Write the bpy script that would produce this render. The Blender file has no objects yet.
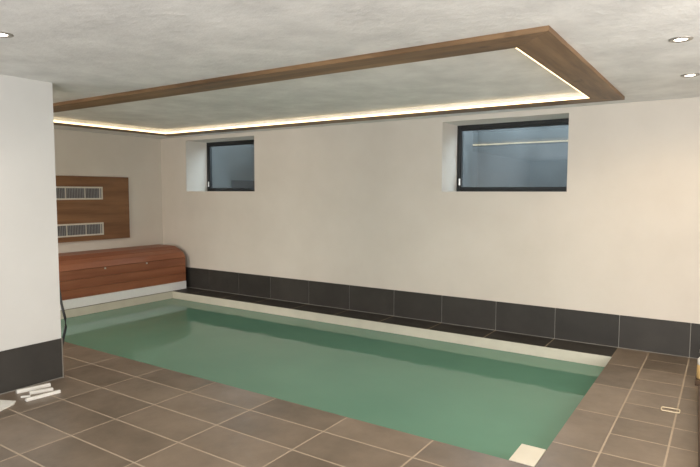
import bpy, bmesh, math, random
from mathutils import Vector, Matrix
random.seed(7)
S = bpy.context.scene
C = S.collection

# ------------------------------------------------------------------ camera, world, big lights, exposure
cam_d = bpy.data.cameras.new('camera'); cam = bpy.data.objects.new('camera', cam_d); C.objects.link(cam)
cam_d.sensor_fit = 'HORIZONTAL'; cam_d.sensor_width = 36.0
cam_d.lens = 565.31 / 700 * 36.0
cam_d.clip_start = 0.05
yaw, pit, rol = math.radians(33.6357), math.radians(4.1584), math.radians(0.1254)
fw = Vector((-math.sin(yaw) * math.cos(pit), math.cos(yaw) * math.cos(pit), -math.sin(pit)))
rt = Vector((math.cos(yaw), math.sin(yaw), 0)); up = rt.cross(fw)
r2 = rt * math.cos(rol) + up * math.sin(rol); u2 = -rt * math.sin(rol) + up * math.cos(rol)
M = Matrix((r2, u2, -fw)).transposed().to_4x4(); M.translation = Vector((7.626, -5.9569, 1.499))
cam.matrix_world = M
S.camera = cam

W = bpy.data.worlds.new('sky'); S.world = W; W.use_nodes = True
bg = W.node_tree.nodes['Background']
bg.inputs['Color'].default_value = (0.73, 0.77, 0.81, 1); bg.inputs['Strength'].default_value = 14.0

def area(name, loc, target, sx, sy, power, col):
    d = bpy.data.lights.new(name, 'AREA'); d.shape = 'RECTANGLE'; d.size = sx; d.size_y = sy
    d.energy = power; d.color = col
    o = bpy.data.objects.new(name, d); C.objects.link(o); o.location = loc
    o.rotation_euler = (Vector(target) - Vector(loc)).to_track_quat('-Z', 'Y').to_euler()
    return o
# unseen fill areas added to brighten the ceiling, walls and pillar
area('fill_behind_camera', (7.3, -8.3, 1.15), (7.6, -4.6, 2.9), 2.9, 2.0, 350, (0.96, 0.98, 1.0))
area('fill_right', (9.3, -3.1, 1.25), (0, -2.6, 1.35), 1.6, 2.1, 90, (1.0, 0.96, 0.90))
area('fill_left', (2.0, -8.3, 1.3), (0.0, -1.5, 1.6), 1.8, 2.0, 150, (1.0, 0.90, 0.78))

S.view_settings.view_transform = 'Standard'; S.view_settings.look = 'None'
S.view_settings.gamma = 1.0; S.view_settings.use_curve_mapping = False
S.view_settings.exposure = -0.27

SPOT_POWER = 36.0
LED_STRENGTH = 3.6

# ------------------------------------------------------------------ materials
def new_mat(name):
    m = bpy.data.materials.new(name); m.use_nodes = True
    nt = m.node_tree; return m, nt, nt.nodes['Principled BSDF']
def N(nt, t, **kw):
    n = nt.nodes.new(t)
    for k, v in kw.items(): setattr(n, k, v)
    return n
def coords(nt, scale=(1, 1, 1)):
    g = N(nt, 'ShaderNodeNewGeometry'); mp = N(nt, 'ShaderNodeMapping')
    nt.links.new(g.outputs['Position'], mp.inputs['Vector']); mp.inputs['Scale'].default_value = scale
    return mp.outputs['Vector']
def noise(nt, vec, scale, detail=4, rough=.55):
    n = N(nt, 'ShaderNodeTexNoise'); nt.links.new(vec, n.inputs['Vector'])
    n.inputs['Scale'].default_value = scale; n.inputs['Detail'].default_value = detail
    n.inputs['Roughness'].default_value = rough
    return n.outputs['Fac']
def ramp(nt, fac, stops):
    r = N(nt, 'ShaderNodeValToRGB'); nt.links.new(fac, r.inputs['Fac'])
    el = r.color_ramp.elements
    while len(el) < len(stops): el.new(.5)
    for e, (p, c) in zip(el, stops): e.position = p; e.color = (*c, 1)
    return r.outputs['Color']
def bump(nt, b, fac, strength, dist=.01):
    n = N(nt, 'ShaderNodeBump'); nt.links.new(fac, n.inputs['Height'])
    n.inputs['Strength'].default_value = strength; n.inputs['Distance'].default_value = dist
    nt.links.new(n.outputs['Normal'], b.inputs['Normal'])
def plain(name, col, rough=.5, metal=0.0, var=.06, scale=30):
    m, nt, b = new_mat(name)
    f = noise(nt, coords(nt), scale)
    c = ramp(nt, f, [(.3, tuple(x * (1 - var) for x in col)), (.7, tuple(min(1, x * (1 + var)) for x in col))])
    nt.links.new(c, b.inputs['Base Color']); b.inputs['Roughness'].default_value = rough; b.inputs['Metallic'].default_value = metal
    return m
def plaster(name, c0, c1, scale, bstr, rough=.85):
    m, nt, b = new_mat(name); v = coords(nt)
    f = noise(nt, v, scale, 6, .6)
    nt.links.new(ramp(nt, f, [(.32, c0), (.68, c1)]), b.inputs['Base Color'])
    f2 = noise(nt, v, scale * 6, 5, .6)
    bump(nt, b, f2, bstr, .02); b.inputs['Roughness'].default_value = rough
    return m
def tile(name, lo, hi, rough):
    m, nt, b = new_mat(name); v = coords(nt)
    f = noise(nt, v, 3.2, 6, .62)
    g = N(nt, 'ShaderNodeNewGeometry')
    mx = N(nt, 'ShaderNodeMath', operation='MULTIPLY_ADD'); nt.links.new(g.outputs['Random Per Island'], mx.inputs[0])
    mx.inputs[1].default_value = .30; nt.links.new(f, mx.inputs[2])
    nt.links.new(ramp(nt, mx.outputs[0], [(.35, lo), (.95, hi)]), b.inputs['Base Color'])
    f2 = noise(nt, v, 14, 6, .6); bump(nt, b, f2, .25, .004)
    r = N(nt, 'ShaderNodeMapRange'); nt.links.new(f2, r.inputs['Value'])
    r.inputs['To Min'].default_value = rough - .08; r.inputs['To Max'].default_value = rough + .1
    nt.links.new(r.outputs['Result'], b.inputs['Roughness'])
    return m
def wood(name, cols, axis, rough=.45, scale=1.0, board=0.0, knots=0.0):
    m, nt, b = new_mat(name)
    sc = [14 * scale] * 3; sc[axis] = 0.9 * scale
    v = coords(nt, tuple(sc))
    f = noise(nt, v, 1.0, 8, .62)
    k = coords(nt, tuple([5 * scale if i != axis else 1.2 * scale for i in range(3)]))
    f1 = noise(nt, k, 1.0, 3, .5)
    ad = N(nt, 'ShaderNodeMath', operation='MULTIPLY_ADD'); nt.links.new(f1, ad.inputs[0]); ad.inputs[1].default_value = .6
    nt.links.new(f, ad.inputs[2])
    if board:
        g = N(nt, 'ShaderNodeNewGeometry'); a2 = N(nt, 'ShaderNodeMath', operation='MULTIPLY_ADD')
        nt.links.new(g.outputs['Random Per Island'], a2.inputs[0]); a2.inputs[1].default_value = board
        nt.links.new(ad.outputs[0], a2.inputs[2]); out = a2.outputs[0]
    else: out = ad.outputs[0]
    if knots:                       # scattered dark knots in the boards
        sk = [3.4] * 3; sk[axis] = 1.6
        kn = N(nt, 'ShaderNodeMapRange'); nt.links.new(noise(nt, coords(nt, tuple(sk)), 1.3, 5, .6), kn.inputs['Value'])
        kn.inputs['From Min'].default_value = .62; kn.inputs['From Max'].default_value = .72
        kn.inputs['To Min'].default_value = 0; kn.inputs['To Max'].default_value = -knots
        a3 = N(nt, 'ShaderNodeMath', operation='ADD'); nt.links.new(kn.outputs['Result'], a3.inputs[0]); nt.links.new(out, a3.inputs[1]); out = a3.outputs[0]
    nt.links.new(ramp(nt, out, [(.45, cols[0]), (.75, cols[1]), (1.0, cols[2])]), b.inputs['Base Color'])
    bump(nt, b, f, .12, .004); b.inputs['Roughness'].default_value = rough
    return m
def emit(name, col, strength):
    m, nt, b = new_mat(name)
    b.inputs['Base Color'].default_value = (.8, .8, .8, 1)
    b.inputs['Emission Color'].default_value = (*col, 1); b.inputs['Emission Strength'].default_value = strength
    return m

M_wall = plaster('wall_plaster', (.635, .590, .53), (.685, .640, .58), 1.3, .06)
M_pillar = plaster('pillar_plaster', (.58, .58, .565), (.62, .62, .605), 1.3, .05)
M_ceil = plaster('trowelled_ceiling', (.66, .66, .655), (.83, .83, .82), 3.0, .35)
M_floor = tile('floor_tile', (.105, .082, .061), (.215, .169, .129), .36)
M_skirt = tile('skirting_tile', (.031, .029, .0265), (.052, .048, .0435), .52)
M_skirt.node_tree.nodes['Principled BSDF'].inputs['Specular IOR Level'].default_value = .3
M_grout = plain('grout', (.37, .305, .235), .9)
M_grout_d = plain('skirting_grout', (.30, .29, .27), .9)
M_oak = wood('ceiling_oak', [(.055, .028, .011), (.165, .092, .040), (.27, .162, .078)], 0, .5, knots=.3)
M_oak_y = wood('ceiling_oak_short', [(.055, .028, .011), (.165, .092, .040), (.27, .162, .078)], 1, .5, knots=.3)
M_panel = wood('walnut_panel', [(.085, .034, .012), (.175, .078, .030), (.25, .122, .050)], 1, .42, .8)
M_box = wood('reddish_slats', [(.13, .040, .018), (.235, .080, .038), (.31, .118, .058)], 1, .45, 1.0, .18)
M_white = plain('white_board', (.84, .85, .87), .5, 0, .02)
M_cream = plain('cream_liner', (.60, .575, .49), .5, 0, .05, 6)
M_alu = plain('brushed_metal', (.36, .34, .31), .42, .6, .05)
M_grille = plain('grille_frame', (.62, .58, .51), .45, .2, .04)
M_slat = plain('grille_slats', (.30, .295, .30), .45, .5, .05)
M_dark = plain('grille_back', (.05, .05, .055), .8)
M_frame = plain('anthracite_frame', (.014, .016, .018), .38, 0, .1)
M_steel = plain('hinge_steel', (.7, .7, .68), .3, .7)
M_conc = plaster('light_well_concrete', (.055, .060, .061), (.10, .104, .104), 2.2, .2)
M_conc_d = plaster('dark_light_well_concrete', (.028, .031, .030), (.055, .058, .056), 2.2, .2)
M_plastic = plain('white_plastic', (.72, .71, .67), .5, 0, .05)
M_tan = plain('tan_plastic', (.62, .42, .18), .5)
M_brown = wood('dark_brown_wood', [(.022, .012, .006), (.045, .024, .011), (.08, .045, .022)], 1, .6)
M_loop = plain('cream_cord', (.62, .53, .38), .6)
M_led = emit('led_strip_glow', (1.0, .73, .38), LED_STRENGTH)
M_lens = emit('downlight_glow', (1.0, .90, .74), 12.0)

# water: green pool water, mirror-smooth with a faint ripple
M_water, nt, b = new_mat('pool_water')
v = coords(nt); f = noise(nt, v, 1.1, 3, .5)
nt.links.new(ramp(nt, f, [(.3, (.120, .275, .205)), (.7, (.138, .305, .225))]), b.inputs['Base Color'])
b.inputs['Roughness'].default_value = .03; b.inputs['IOR'].default_value = 1.36
f2 = noise(nt, coords(nt, (2.2, 3.2, 1)), 2.5, 2, .5); bump(nt, b, f2, .05, .02)
tr = N(nt, 'ShaderNodeBsdfTransparent'); tr.inputs['Color'].default_value = (.30, .62, .47, 1)
mx = N(nt, 'ShaderNodeMixShader'); mx.inputs['Fac'].default_value = .10
nt.links.new(b.outputs['BSDF'], mx.inputs[1]); nt.links.new(tr.outputs['BSDF'], mx.inputs[2])
nt.links.new(mx.outputs['Shader'], nt.nodes['Material Output'].inputs['Surface'])

# glass of the windows
M_glass, nt, b = new_mat('window_glass')
tr = N(nt, 'ShaderNodeBsdfTransparent'); tr.inputs['Color'].default_value = (.78, .86, .90, 1)
gl = N(nt, 'ShaderNodeBsdfGlossy'); gl.inputs['Roughness'].default_value = .015; gl.inputs['Color'].default_value = (.9, .95, 1, 1)
g = N(nt, 'ShaderNodeNewGeometry')           # Schlick reflectance, the same on both faces of the pane
dp = N(nt, 'ShaderNodeVectorMath', operation='DOT_PRODUCT'); nt.links.new(g.outputs['Normal'], dp.inputs[0]); nt.links.new(g.outputs['Incoming'], dp.inputs[1])
ab = N(nt, 'ShaderNodeMath', operation='ABSOLUTE'); nt.links.new(dp.outputs['Value'], ab.inputs[0])
om = N(nt, 'ShaderNodeMath', operation='SUBTRACT'); om.inputs[0].default_value = 1; nt.links.new(ab.outputs[0], om.inputs[1])
pw = N(nt, 'ShaderNodeMath', operation='POWER'); nt.links.new(om.outputs[0], pw.inputs[0]); pw.inputs[1].default_value = 4
fr = N(nt, 'ShaderNodeMath', operation='MULTIPLY_ADD'); nt.links.new(pw.outputs[0], fr.inputs[0]); fr.inputs[1].default_value = .8; fr.inputs[2].default_value = .11
mx = N(nt, 'ShaderNodeMixShader'); nt.links.new(fr.outputs[0], mx.inputs['Fac'])
nt.links.new(tr.outputs['BSDF'], mx.inputs[1]); nt.links.new(gl.outputs['BSDF'], mx.inputs[2])
nt.links.new(mx.outputs['Shader'], nt.nodes['Material Output'].inputs['Surface'])

# ------------------------------------------------------------------ mesh helpers
def box(bm, x0, x1, y0, y1, z0, z1, mi=0, mat=None):
    vs = [bm.verts.new((x, y, z)) for x in (x0, x1) for y in (y0, y1) for z in (z0, z1)]
    if mat is not None:
        for q in vs: q.co = mat @ q.co
    F = [(0, 1, 3, 2), (4, 6, 7, 5), (0, 4, 5, 1), (2, 3, 7, 6), (0, 2, 6, 4), (1, 5, 7, 3)]
    fs = [bm.faces.new([vs[i] for i in f]) for f in F]
    for f in fs: f.material_index = mi
    return fs
def prism(bm, pts, axis, a, b, mi=0):
    """closed outline pts (2D, in the two other axes) swept along axis from a to b"""
    def P(p, t):
        return {0: (t, p[0], p[1]), 1: (p[0], t, p[1]), 2: (p[0], p[1], t)}[axis]
    A = [bm.verts.new(P(p, a)) for p in pts]; B = [bm.verts.new(P(p, b)) for p in pts]
    n = len(pts); fs = [bm.faces.new(A), bm.faces.new(B[::-1])]
    for i in range(n): fs.append(bm.faces.new((A[i], B[i], B[(i + 1) % n], A[(i + 1) % n])))
    for f in fs: f.material_index = mi
    return fs
def lathe(bm, prof, n=32, cx=0, cy=0, cap=True):
    rings = [[bm.verts.new((cx + r * math.cos(2 * math.pi * i / n), cy + r * math.sin(2 * math.pi * i / n), z)) for i in range(n)] for r, z in prof]
    for a, c in zip(rings, rings[1:]):
        for i in range(n): bm.faces.new((a[i], a[(i + 1) % n], c[(i + 1) % n], c[i]))
    if cap: bm.faces.new(rings[0][::-1]); bm.faces.new(rings[-1])
def tube(bm, pts, r, closed=False, n=10):
    P = [Vector(p) for p in pts]; k = len(P); rings = []
    for i, p in enumerate(P):
        if closed: d = (P[(i + 1) % k] - P[i - 1]).normalized()
        else: d = (P[min(i + 1, k - 1)] - P[max(i - 1, 0)]).normalized()
        s = d.cross(Vector((0, 0, 1)));  s = s.normalized() if s.length > 1e-4 else Vector((1, 0, 0)); t = s.cross(d)
        rings.append([bm.verts.new(p + r * (s * math.cos(2 * math.pi * j / n) + t * math.sin(2 * math.pi * j / n))) for j in range(n)])
    for i in range(k if closed else k - 1):
        a, c = rings[i], rings[(i + 1) % k]
        for j in range(n): bm.faces.new((a[j], a[(j + 1) % n], c[(j + 1) % n], c[j]))
    if not closed: bm.faces.new(rings[0][::-1]); bm.faces.new(rings[-1])
def obj(name, bm, mats, parent=None, bevel=0, smooth=False, seg=2):
    bmesh.ops.recalc_face_normals(bm, faces=bm.faces[:])
    me = bpy.data.meshes.new(name); bm.to_mesh(me); bm.free()
    for m in (mats if isinstance(mats, (list, tuple)) else [mats]): me.materials.append(m)
    o = bpy.data.objects.new(name, me); C.objects.link(o)
    if parent:                      # world-space mesh moved into its thing's own frame
        r = parent
        while r.parent: r = r.parent
        me.transform(Matrix.Translation(-r.location)); o.parent = parent
    if smooth:
        for p in me.polygons: p.use_smooth = True
    if bevel:
        md = o.modifiers.new('bevel', 'BEVEL'); md.width = bevel; md.segments = seg; md.limit_method = 'ANGLE'
        md.angle_limit = math.radians(35)
    return o
def bx(name, dims, mats, parent=None, bevel=0):
    bm = bmesh.new(); box(bm, *dims); return obj(name, bm, mats, parent, bevel)
def thing(name, label, cat, loc, group=None):
    o = bpy.data.objects.new(name, None); C.objects.link(o); o.location = loc; o.empty_display_size = .1
    o['label'] = label; o['category'] = cat
    if group: o['group'] = group
    return o
def tag(o, label, cat, group=None):
    o['label'] = label; o['category'] = cat
    if group: o['group'] = group
    return o
def struct(o): o['kind'] = 'structure'; return o

# ------------------------------------------------------------------ dimensions
H = 2.35
XL, XR, YF, YB = 0.68, 6.81, -2.90, -0.375      # pool outline
XE, YE = 9.4, -8.5                               # room ends
XW, YW = 3.19, -3.503                            # pillar face and its far edge
GAP = .0055

# ------------------------------------------------------------------ floor: grout bed and tiles
bm = bmesh.new()
for (x0, x1, y0, y1) in ((0, XE, YE, YF), (XR, XE, YF, 0), (0, XR, YB, 0), (0, XL, YF, YB)):
    box(bm, x0, x1, y0, y1, -.12, -.0006, 1)
def tiles(x0, x1, y0, y1, xs, ys, mi=0):
    X = [x0] + sorted(x for x in xs if x0 + .01 < x < x1 - .01) + [x1]
    Y = [y0] + sorted(y for y in ys if y0 + .01 < y < y1 - .01) + [y1]
    for a, c in zip(X, X[1:]):
        for d, e in zip(Y, Y[1:]):
            g0 = 0 if a == x0 else GAP; g1 = 0 if c == x1 else GAP; h0 = 0 if d == y0 else GAP; h1 = 0 if e == y1 else GAP
            box(bm, a + g0, c - g1, d + h0, e - h1, -.05, 0, mi)
fx = [XR - .607 - k * .628 for k in range(-6, 12)] + [XR]
fx = [x for x in fx if abs(x - XR) > .1 or x == XR]
tiles(0, XE, YE, YF, fx, [YF - .274 - k * .3052 for k in range(20)])
tiles(XR, 7.071, YF, 0, [], [-.623 - k * .6314 for k in range(5)])
tiles(7.071 + GAP * 2, XE, YF, 0, [7.4005 + k * .62 for k in range(5)], [-.300 - k * .3157 for k in range(10)])
JX = [6.809, 6.206, 5.582, 4.943, 4.313, 3.662, 3.008, 2.325, 1.709, 1.079, .46]
tiles(0, XR - GAP, YB, 0, JX, [], 2)
tiles(0, XL, YF, YB, [], [])
struct(obj('floor', bm, [M_floor, M_grout, M_skirt]))

# ------------------------------------------------------------------ walls
T = .25
W1 = (.594, 2.033, 1.511, 2.294); W2 = (4.915, 6.281, 1.511, 2.294); RD = .425
bm = bmesh.new()
def wall_y(bm, x0, x1, y0, y1, z0, z1, holes):
    xs = [x0] + [q for h in holes for q in h[:2]] + [x1]
    for i in range(0, len(xs), 2): box(bm, xs[i], xs[i + 1], y0, y1, z0, z1)
    for h in holes:
        box(bm, h[0], h[1], y0, y1, z0, h[2]); box(bm, h[0], h[1], y0, y1, h[3], z1)
wall_y(bm, -T, XE + T, 0, RD + .09, -1.6, H + .2, [W1, W2])
struct(obj('wall_back', bm, M_wall))
struct(bx('wall_left', (-T, 0, YE - T, 0, -1.6, H + .2), M_wall))
struct(bx('wall_right', (XE, XE + T, YE - T, 0, -1.6, H + .2), M_wall))
struct(bx('wall_front', (0, XE, YE - T, YE, -1.6, H + .2), M_pillar))
struct(bx('wall_pillar', (XW - .34, XW, YE, YW, 0, H), M_pillar))

# ------------------------------------------------------------------ ceiling with the recess inside the wooden frame
FO = (XL + .0, 6.836, -2.945, -.385)       # outer outline of the frame
FI = (XL + .24, 6.596, -2.70, -.625)       # inner outline
bm = bmesh.new()
for (x0, x1, y0, y1) in ((0, XE, YE, FI[2]), (0, XE, FI[3], 0), (0, FI[0], FI[2], FI[3]), (FI[1], XE, FI[2], FI[3])):
    box(bm, x0, x1, y0, y1, H, H + .2)
box(bm, FI[0], FI[1], FI[2], FI[3], H + .03, H + .2)
struct(obj('ceiling', bm, M_ceil))

# ------------------------------------------------------------------ skirting tiles
bm = bmesh.new()
SZ = .319
box(bm, 0, XE, -.008, 0, 0, SZ - .002, 1); box(bm, 0, XE, -.021, -.008, 0, .0035, 1)
X = [0] + JX[::-1] + [7.4015, 7.51, 8.12, 8.73, XE]
for a, c in zip(X, X[1:]): box(bm, a + .003, c - .003, -.013, -.004, .004, SZ, 0)
struct(obj('baseboard_back', bm, [M_skirt, M_grout_d], bevel=.001, seg=1))
bm = bmesh.new()
box(bm, XW, XW + .008, YE, YW, 0, SZ - .002, 1); box(bm, XW + .008, XW + .021, YE, YW, 0, .0035, 1)
Y = [YW - .004 - k * .62 for k in range(0, 9)]
for a, c in zip(Y, Y[1:]): box(bm, XW + .004, XW + .013, c + .003, a - .003, .004, SZ, 0)
struct(obj('baseboard_pillar', bm, [M_skirt, M_grout_d], bevel=.001, seg=1))
struct(bx('trim_1', (XW, XW + .014, YW - .004, YW + .002, 0, SZ + .002), M_alu))

# ------------------------------------------------------------------ windows and the light wells outside
for n, w in ((1, W1), (2, W2)):
    x0, x1, z0, z1 = w; ya, yb = RD, RD + .07
    root = struct(bpy.data.objects.new('window_%d' % n, None)); C.objects.link(root); root.location = (x0, RD, z0)
    bm = bmesh.new(); fwid, ft = .036, .046
    box(bm, x0, x0 + fwid, ya, yb, z0, z1); box(bm, x1 - fwid, x1, ya, yb, z0, z1)
    box(bm, x0 + fwid, x1 - fwid, ya, yb, z0, z0 + fwid); box(bm, x0 + fwid, x1 - fwid, ya, yb, z1 - ft, z1)
    obj('window_frame', bm, M_frame, root, .003)
    bm = bmesh.new(); a0, a1, c0, c1 = x0 + fwid, x1 - fwid, z0 + fwid, z1 - ft; sw = .018
    box(bm, a0, a0 + sw, ya + .012, yb - .006, c0, c1); box(bm, a1 - sw, a1, ya + .012, yb - .006, c0, c1)
    box(bm, a0 + sw, a1 - sw, ya + .012, yb - .006, c0, c0 + sw); box(bm, a0 + sw, a1 - sw, ya + .012, yb - .006, c1 - sw, c1)
    obj('sash', bm, M_frame, root, .002)
    bx('pane', (a0 + sw, a1 - sw, ya + .034, ya + .040, c0 + sw, c1 - sw), M_glass, root)
    bm = bmesh.new(); lathe(bm, [(.0085, z0 + .075), (.0095, z0 + .08), (.0095, z0 + .15), (.0085, z0 + .155)], 12, x0 + fwid + .004, ya - .006)
    obj('hinge', bm, M_steel, root, smooth=False)
    # concrete light well under the open sky
    bm = bmesh.new(); b0, b1, y0, y1 = x0 - .25, x1 + .25, RD + .09, 1.75
    box(bm, b0, b1, y1, y1 + .15, .8, 2.47); box(bm, b0 - .15, b0, y0, y1 + .15, .8, 2.47); box(bm, b1, b1 + .15, y0, y1 + .15, .8, 2.47)
    box(bm, b0, b1, y0, y1, .8, .95)
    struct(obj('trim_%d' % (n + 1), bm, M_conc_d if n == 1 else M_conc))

# ------------------------------------------------------------------ swimming pool
pool = thing('swimming_pool', 'long rectangular sunken pool with cream rim against the tiled back ledge', 'pool', ((XL + XR) / 2, (YF + YB) / 2, -1.35))
bm = bmesh.new(); t = .04; zb = -1.35; ZT = -.004
e = .0005
box(bm, XL + e, XR - e, YF + e, YB - e, zb - t, zb)
q = .004
box(bm, XL + e, XL + q, YF + e, YB - e, zb, ZT); box(bm, XR - q, XR - e, YF + e, YB - e, zb, ZT - .012)
box(bm, XL + q, XR - q, YF + e, YF + q, zb, ZT - .012); box(bm, XL + q, XR - q, YB - q, YB - e, zb, ZT)
obj('liner', bm, M_cream, pool)
o = bx('corner_plate', (6.664, XR - .004, -2.893, -2.648, -.03, .001), M_cream, pool, .003); o['label'] = 'cream square plate in the near right corner'
WZ = -.108
bm = bmesh.new(); bm.faces.new([bm.verts.new((x, y, WZ)) for x, y in ((XL + q, YF + q), (XR - q, YF + q), (XR - q, YB - q), (XL + q, YB - q))])
o = obj('pool_water', bm, M_water); tag(o, 'still green water filling the sunken pool', 'water'); o['kind'] = 'stuff'

# ------------------------------------------------------------------ wooden ceiling frame with its LED strips
fr_t = thing('ceiling_frame', 'large oak frame on the ceiling above the pool with warm light strips inside', 'ceiling frame', ((FO[0] + FO[1]) / 2, (FO[2] + FO[3]) / 2, H - .029))
zb, zt = H - .029, H
def board(pts, m):
    bm = bmesh.new(); prism(bm, pts, 2, zb, zt); obj('board', bm, m, fr_t, .0015)
o_ = [(FO[0], FO[2]), (FO[1], FO[2]), (FO[1], FO[3]), (FO[0], FO[3])]
i_ = [(FI[0], FI[2]), (FI[1], FI[2]), (FI[1], FI[3]), (FI[0], FI[3])]
for k in range(4):
    l = (k + 1) % 4
    board([o_[k], o_[l], i_[l], i_[k]], M_oak if k in (0, 2) else M_oak_y)
d = .014; z0, z1 = H - .025, H - .004
for dims in ((FI[0] + d, FI[1] - d, FI[2], FI[2] + d, z0, z1), (FI[0] + d, FI[1] - d, FI[3] - d, FI[3], z0, z1),
             (FI[0], FI[0] + d, FI[2], FI[3], z0, z1), (FI[1] - d, FI[1], FI[2], FI[3], z0, z1)):
    o = bx('led_strip', dims, M_led, fr_t); o['label'] = 'glowing warm white light strip'

# ------------------------------------------------------------------ downlights
def make_downlight(label, loc):
    t = thing('downlight', label, 'ceiling light', loc, None)
    x, y, z = loc
    bm = bmesh.new()
    prof = [(.060, z), (.060, z - .004), (.054, z - .007), (.037, z - .006), (.033, z - .002), (.033, z)]
    lathe(bm, prof, 36, x, y, cap=False); obj('trim_ring', bm, M_alu, t, smooth=True)
    bm = bmesh.new(); lathe(bm, [(.0325, z - .0005), (.0325, z - .003), (.026, z - .0045)], 28, x, y); obj('lens', bm, M_lens, t)
    d = bpy.data.lights.new('downlight_beam', 'SPOT'); d.energy = SPOT_POWER; d.spot_size = math.radians(165); d.spot_blend = .6
    d.color = (1.0, .73, .43); d.shadow_soft_size = .035
    o = bpy.data.objects.new('downlight_beam', d); C.objects.link(o); o.location = (0, 0, -.02); o.parent = t
    return t
dl0 = make_downlight('x', (7.377, -2.279, H))
dl0['label'] = 'larger of two round downlights on the ceiling right of the wooden frame'
dl0['group'] = 'recessed downlights in the ceiling'
cool = bpy.data.lights['downlight_beam'].copy(); cool.color = (1.0, .88, .75)      # the lamps over the middle of the room are whiter
def copy_dl(label, loc):
    r = dl0.copy(); C.objects.link(r); r.location = loc; r['label'] = label
    for ch in dl0.children:
        c = ch.copy(); C.objects.link(c); c.parent = r
        if c.type == 'LIGHT' and loc[0] < 7: c.data = cool
    return r
copy_dl('smaller downlight on the ceiling close to the back wall, right of the frame', (7.367, -1.139, H))
copy_dl('round downlight at the left edge of the photo, on the ceiling above the white pillar', (4.318, -4.40, H))
# rest of the rows, unseen; those behind the pillar added to brighten the end wall
for x, y in ((7.37, -3.42), (7.37, -4.56), (7.37, -5.7), (5.5, -4.40), (8.6, -4.4), (5.2, -6.3), (1.6, -4.4), (1.0, -3.4), (2.2, -3.4)):
    copy_dl('unseen round downlight above the tiled floor, outside the photo', (x, y, H))

# ------------------------------------------------------------------ ventilation panel on the end wall
PY0, PY1 = -2.63, -.63
pn = thing('ventilation_panel', 'brown wooden wall panel with two grilles above the slatted bench box', 'wall panel', (0, -1.63, .80))
bx('panel_board', (0, .03, PY0, PY1, .80, 1.72), M_panel, pn, .002)
for z0, z1 in ((1.388, 1.572), (.872, 1.054)):
    y0, y1 = -2.19, -1.07; fwd = .022; xa = .030
    bm = bmesh.new()
    box(bm, xa, xa + .012, y0, y1, z0, z0 + fwd); box(bm, xa, xa + .012, y0, y1, z1 - fwd, z1)
    box(bm, xa, xa + .012, y0, y0 + fwd, z0 + fwd, z1 - fwd); box(bm, xa, xa + .012, y1 - fwd, y1, z0 + fwd, z1 - fwd)
    g = obj('grille', bm, M_grille, pn, .002); g['label'] = 'pale metal ventilation grille'
    bk = bx('grille_back', (xa, xa + .002, y0 + fwd, y1 - fwd, z0 + fwd, z1 - fwd), M_dark, g)
    bm = bmesh.new(); n = 46
    for i in range(n):
        yy = y0 + fwd + (i + .5) * (y1 - y0 - 2 * fwd) / n
        box(bm, xa + .002, xa + .009, yy - .0055, yy + .0055, z0 + fwd, z1 - fwd)
    obj('slats', bm, M_slat, g)
    for yy in (-1.12, -1.345, -1.63, -1.915, -2.14):
        bx('divider', (xa + .002, xa + .011, yy - .005, yy + .005, z0 + fwd, z1 - fwd), M_grille, g)

# ------------------------------------------------------------------ slatted pool cover box at the end of the pool
BY0, BY1 = -3.20, -.10
cb = thing('cover_box', 'reddish brown slatted wooden box with sloping lid at the far end of the pool', 'box', (.33, -1.63, 0))
o = bx('plinth', (.02, .668, BY0, BY1, 0, .120), M_white, cb, .003); o['label'] = 'white board along the foot'
# front made of horizontal slats
bm = bmesh.new(); zz = [.121, .242, .364, .484]
for a, c in zip(zz, zz[1:]): box(bm, .636, .660, BY0, BY1, a + .0015, c - .0015)
obj('front_slats', bm, M_box, cb, .004)
# lid: slats following a bevelled profile from the front edge up to the top at the wall
prof = [(.664, .489), (.612, .566), (.515, .613), (.415, .655), (.21, .657), (.02, .657)]
bm = bmesh.new()
for a, c in zip(prof, prof[1:]):
    A = Vector(a); B = Vector(c); dd = (B - A).normalized(); nn = Vector((-dd.y, dd.x)) * .022
    A2 = A + dd * .003; B2 = B - dd * .003
    if nn.y > 0: nn = -nn
    prism(bm, [tuple(A2), tuple(B2), tuple(B2 + nn), tuple(A2 + nn)], 1, BY0, BY1 - .001)
obj('lid_slats', bm, M_box, cb, .003)
inner = [(.640, .121), (.640, .489), (.592, .552), (.50, .594), (.405, .631), (.20, .632), (.02, .632), (.02, .121)]
for a, c in ((BY1 - .022, BY1 - .002), (BY0 + .002, BY0 + .022)):
    bm = bmesh.new(); prism(bm, inner, 1, a, c); obj('end_panel', bm, M_box, cb, .001)
for yy in (-.81, -1.47, -2.13, -2.79):
    bm = bmesh.new(); box(bm, .660, .670, yy - .012, yy + .012, .458, .476)
    box(bm, .660, .674, yy - .006, yy + .006, .470, .482)
    obj('latch', bm, M_steel, cb, .002)

# ------------------------------------------------------------------ small things on the floor
def strip(name, label, p0, p1, w, h, z=0.0, lip=True, group=None):
    a = Vector((*p0, 0)); c = Vector((*p1, 0)); dd = c - a; L = dd.length; ang = math.atan2(dd.y, dd.x)
    m = Matrix.Translation((a.x, a.y, z)) @ Matrix.Rotation(ang, 4, 'Z')
    bm = bmesh.new()
    if lip: pts = [(-w / 2, 0), (w / 2, 0), (w / 2, h * .45), (w * .1, h * .5), (w * .05, h), (-w / 2, h)]
    else: pts = [(-w / 2, 0), (w / 2, 0), (w / 2, h), (-w / 2, h)]
    prism(bm, pts, 0, 0, L)
    for q in bm.verts: q.co = m @ q.co
    return tag(obj(name, bm, M_plastic, None, .0015), label, 'offcut', group)
GO = 'white offcuts lying by the pillar skirting'
strip('trim_offcut', 'white offcut lying closest to the dark skirting of the pillar', (3.275, -3.905), (3.325, -3.680), .040, .026, group=GO)
strip('trim_offcut', 'white offcut sticking out farthest onto the brown floor tiles by the pillar', (3.500, -3.950), (3.525, -3.715), .034, .022, group=GO)
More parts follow.
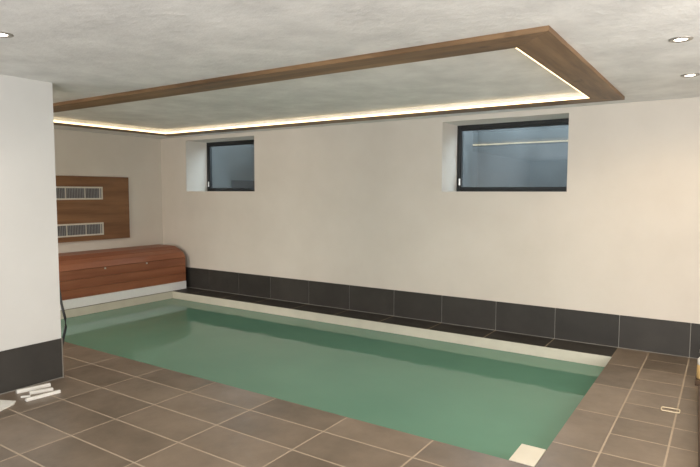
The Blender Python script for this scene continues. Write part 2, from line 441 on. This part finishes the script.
strip('trim_offcut', 'short white offcut lying between the two longer ones by the pillar', (3.375, -3.860), (3.430, -3.715), .050, .022, group=GO)
strip('trim_offcut', 'small grey-white offcut at the near end of the little pile by the pillar', (3.395, -3.930), (3.430, -3.880), .030, .012, group=GO)
bm = bmesh.new(); prism(bm, [(3.34, -4.05), (3.455, -3.995), (3.50, -4.03), (3.56, -4.16), (3.42, -4.24)], 2, 0, .009)
tag(obj('flat_offcut', bm, M_plastic, None, .0015), 'flat white sheet piece on the floor at the left edge of the photo', 'offcut')

bm = bmesh.new(); pts = []
ctr = Vector((7.363, -1.556, .004)); ux = Vector((1, .02, 0)).normalized(); uy = Vector((-ux.y, ux.x, 0))
hw, hh, rc = .056, .036, .016
for (sx, sy, a0) in ((1, 1, 0), (-1, 1, 90), (-1, -1, 180), (1, -1, 270)):
    for k in range(5):
        a = math.radians(a0 + k * 22.5)
        pts.append(ctr + ux * (sx * (hw - rc) + rc * math.cos(a)) + uy * (sy * (hh - rc) + rc * math.sin(a)))
tube(bm, pts, .0042, True, 8)
tag(obj('cord_loop', bm, M_loop, None, 0, True), 'small flat cream loop lying on a tile joint of the right floor', 'loop')

bm = bmesh.new(); px, py = XW - .012, YW + .026  # black tube drawing the thin dark line at the pillar's far edge
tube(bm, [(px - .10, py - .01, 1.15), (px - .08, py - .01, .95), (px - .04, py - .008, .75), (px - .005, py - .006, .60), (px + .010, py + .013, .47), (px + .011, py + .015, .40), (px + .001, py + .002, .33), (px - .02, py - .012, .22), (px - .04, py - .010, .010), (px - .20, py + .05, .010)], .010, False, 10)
tag(obj('streak', bm, M_frame, None, 0, True), 'black cable running down behind the far edge of the white pillar', 'streak')

bt = thing('bottle', 'white and tan bottle at the right edge of the photo near the skirting', 'bottle', (7.528, -.80, .045))
bm = bmesh.new(); x, y = 7.528, -.80
lathe(bm, [(.040, .045), (.044, .050), (.044, .150), (.041, .156)], 28, x, y); obj('bottle_body', bm, M_tan, bt, 0, True)
bm = bmesh.new(); lathe(bm, [(.0405, .156), (.043, .162), (.041, .196), (.030, .212), (.020, .222), (.018, .245), (.018, .248)], 28, x, y); obj('shoulder', bm, M_plastic, bt, 0, True)
bm = bmesh.new(); lathe(bm, [(.026, .248), (.028, .251), (.028, .275), (.025, .280)], 24, x, y); obj('cap', bm, M_plastic, bt, .001)
o = bx('wooden_block', (7.478, 7.60, -.87, -.73, 0, .045), M_brown, None, .004)
tag(o, 'dark brown wooden block under the white and tan bottle', 'wooden block')
bm = bmesh.new(); m = Matrix.Translation((7.505, -1.10, 0)) @ Matrix.Rotation(math.radians(-87.7), 4, 'Z')
box(bm, 0, 2.2, 0, .16, 0, .075, 0, m)
tag(obj('wooden_plank', bm, M_brown, None, .004), 'dark brown plank on the floor along the right edge of the photo', 'plank')
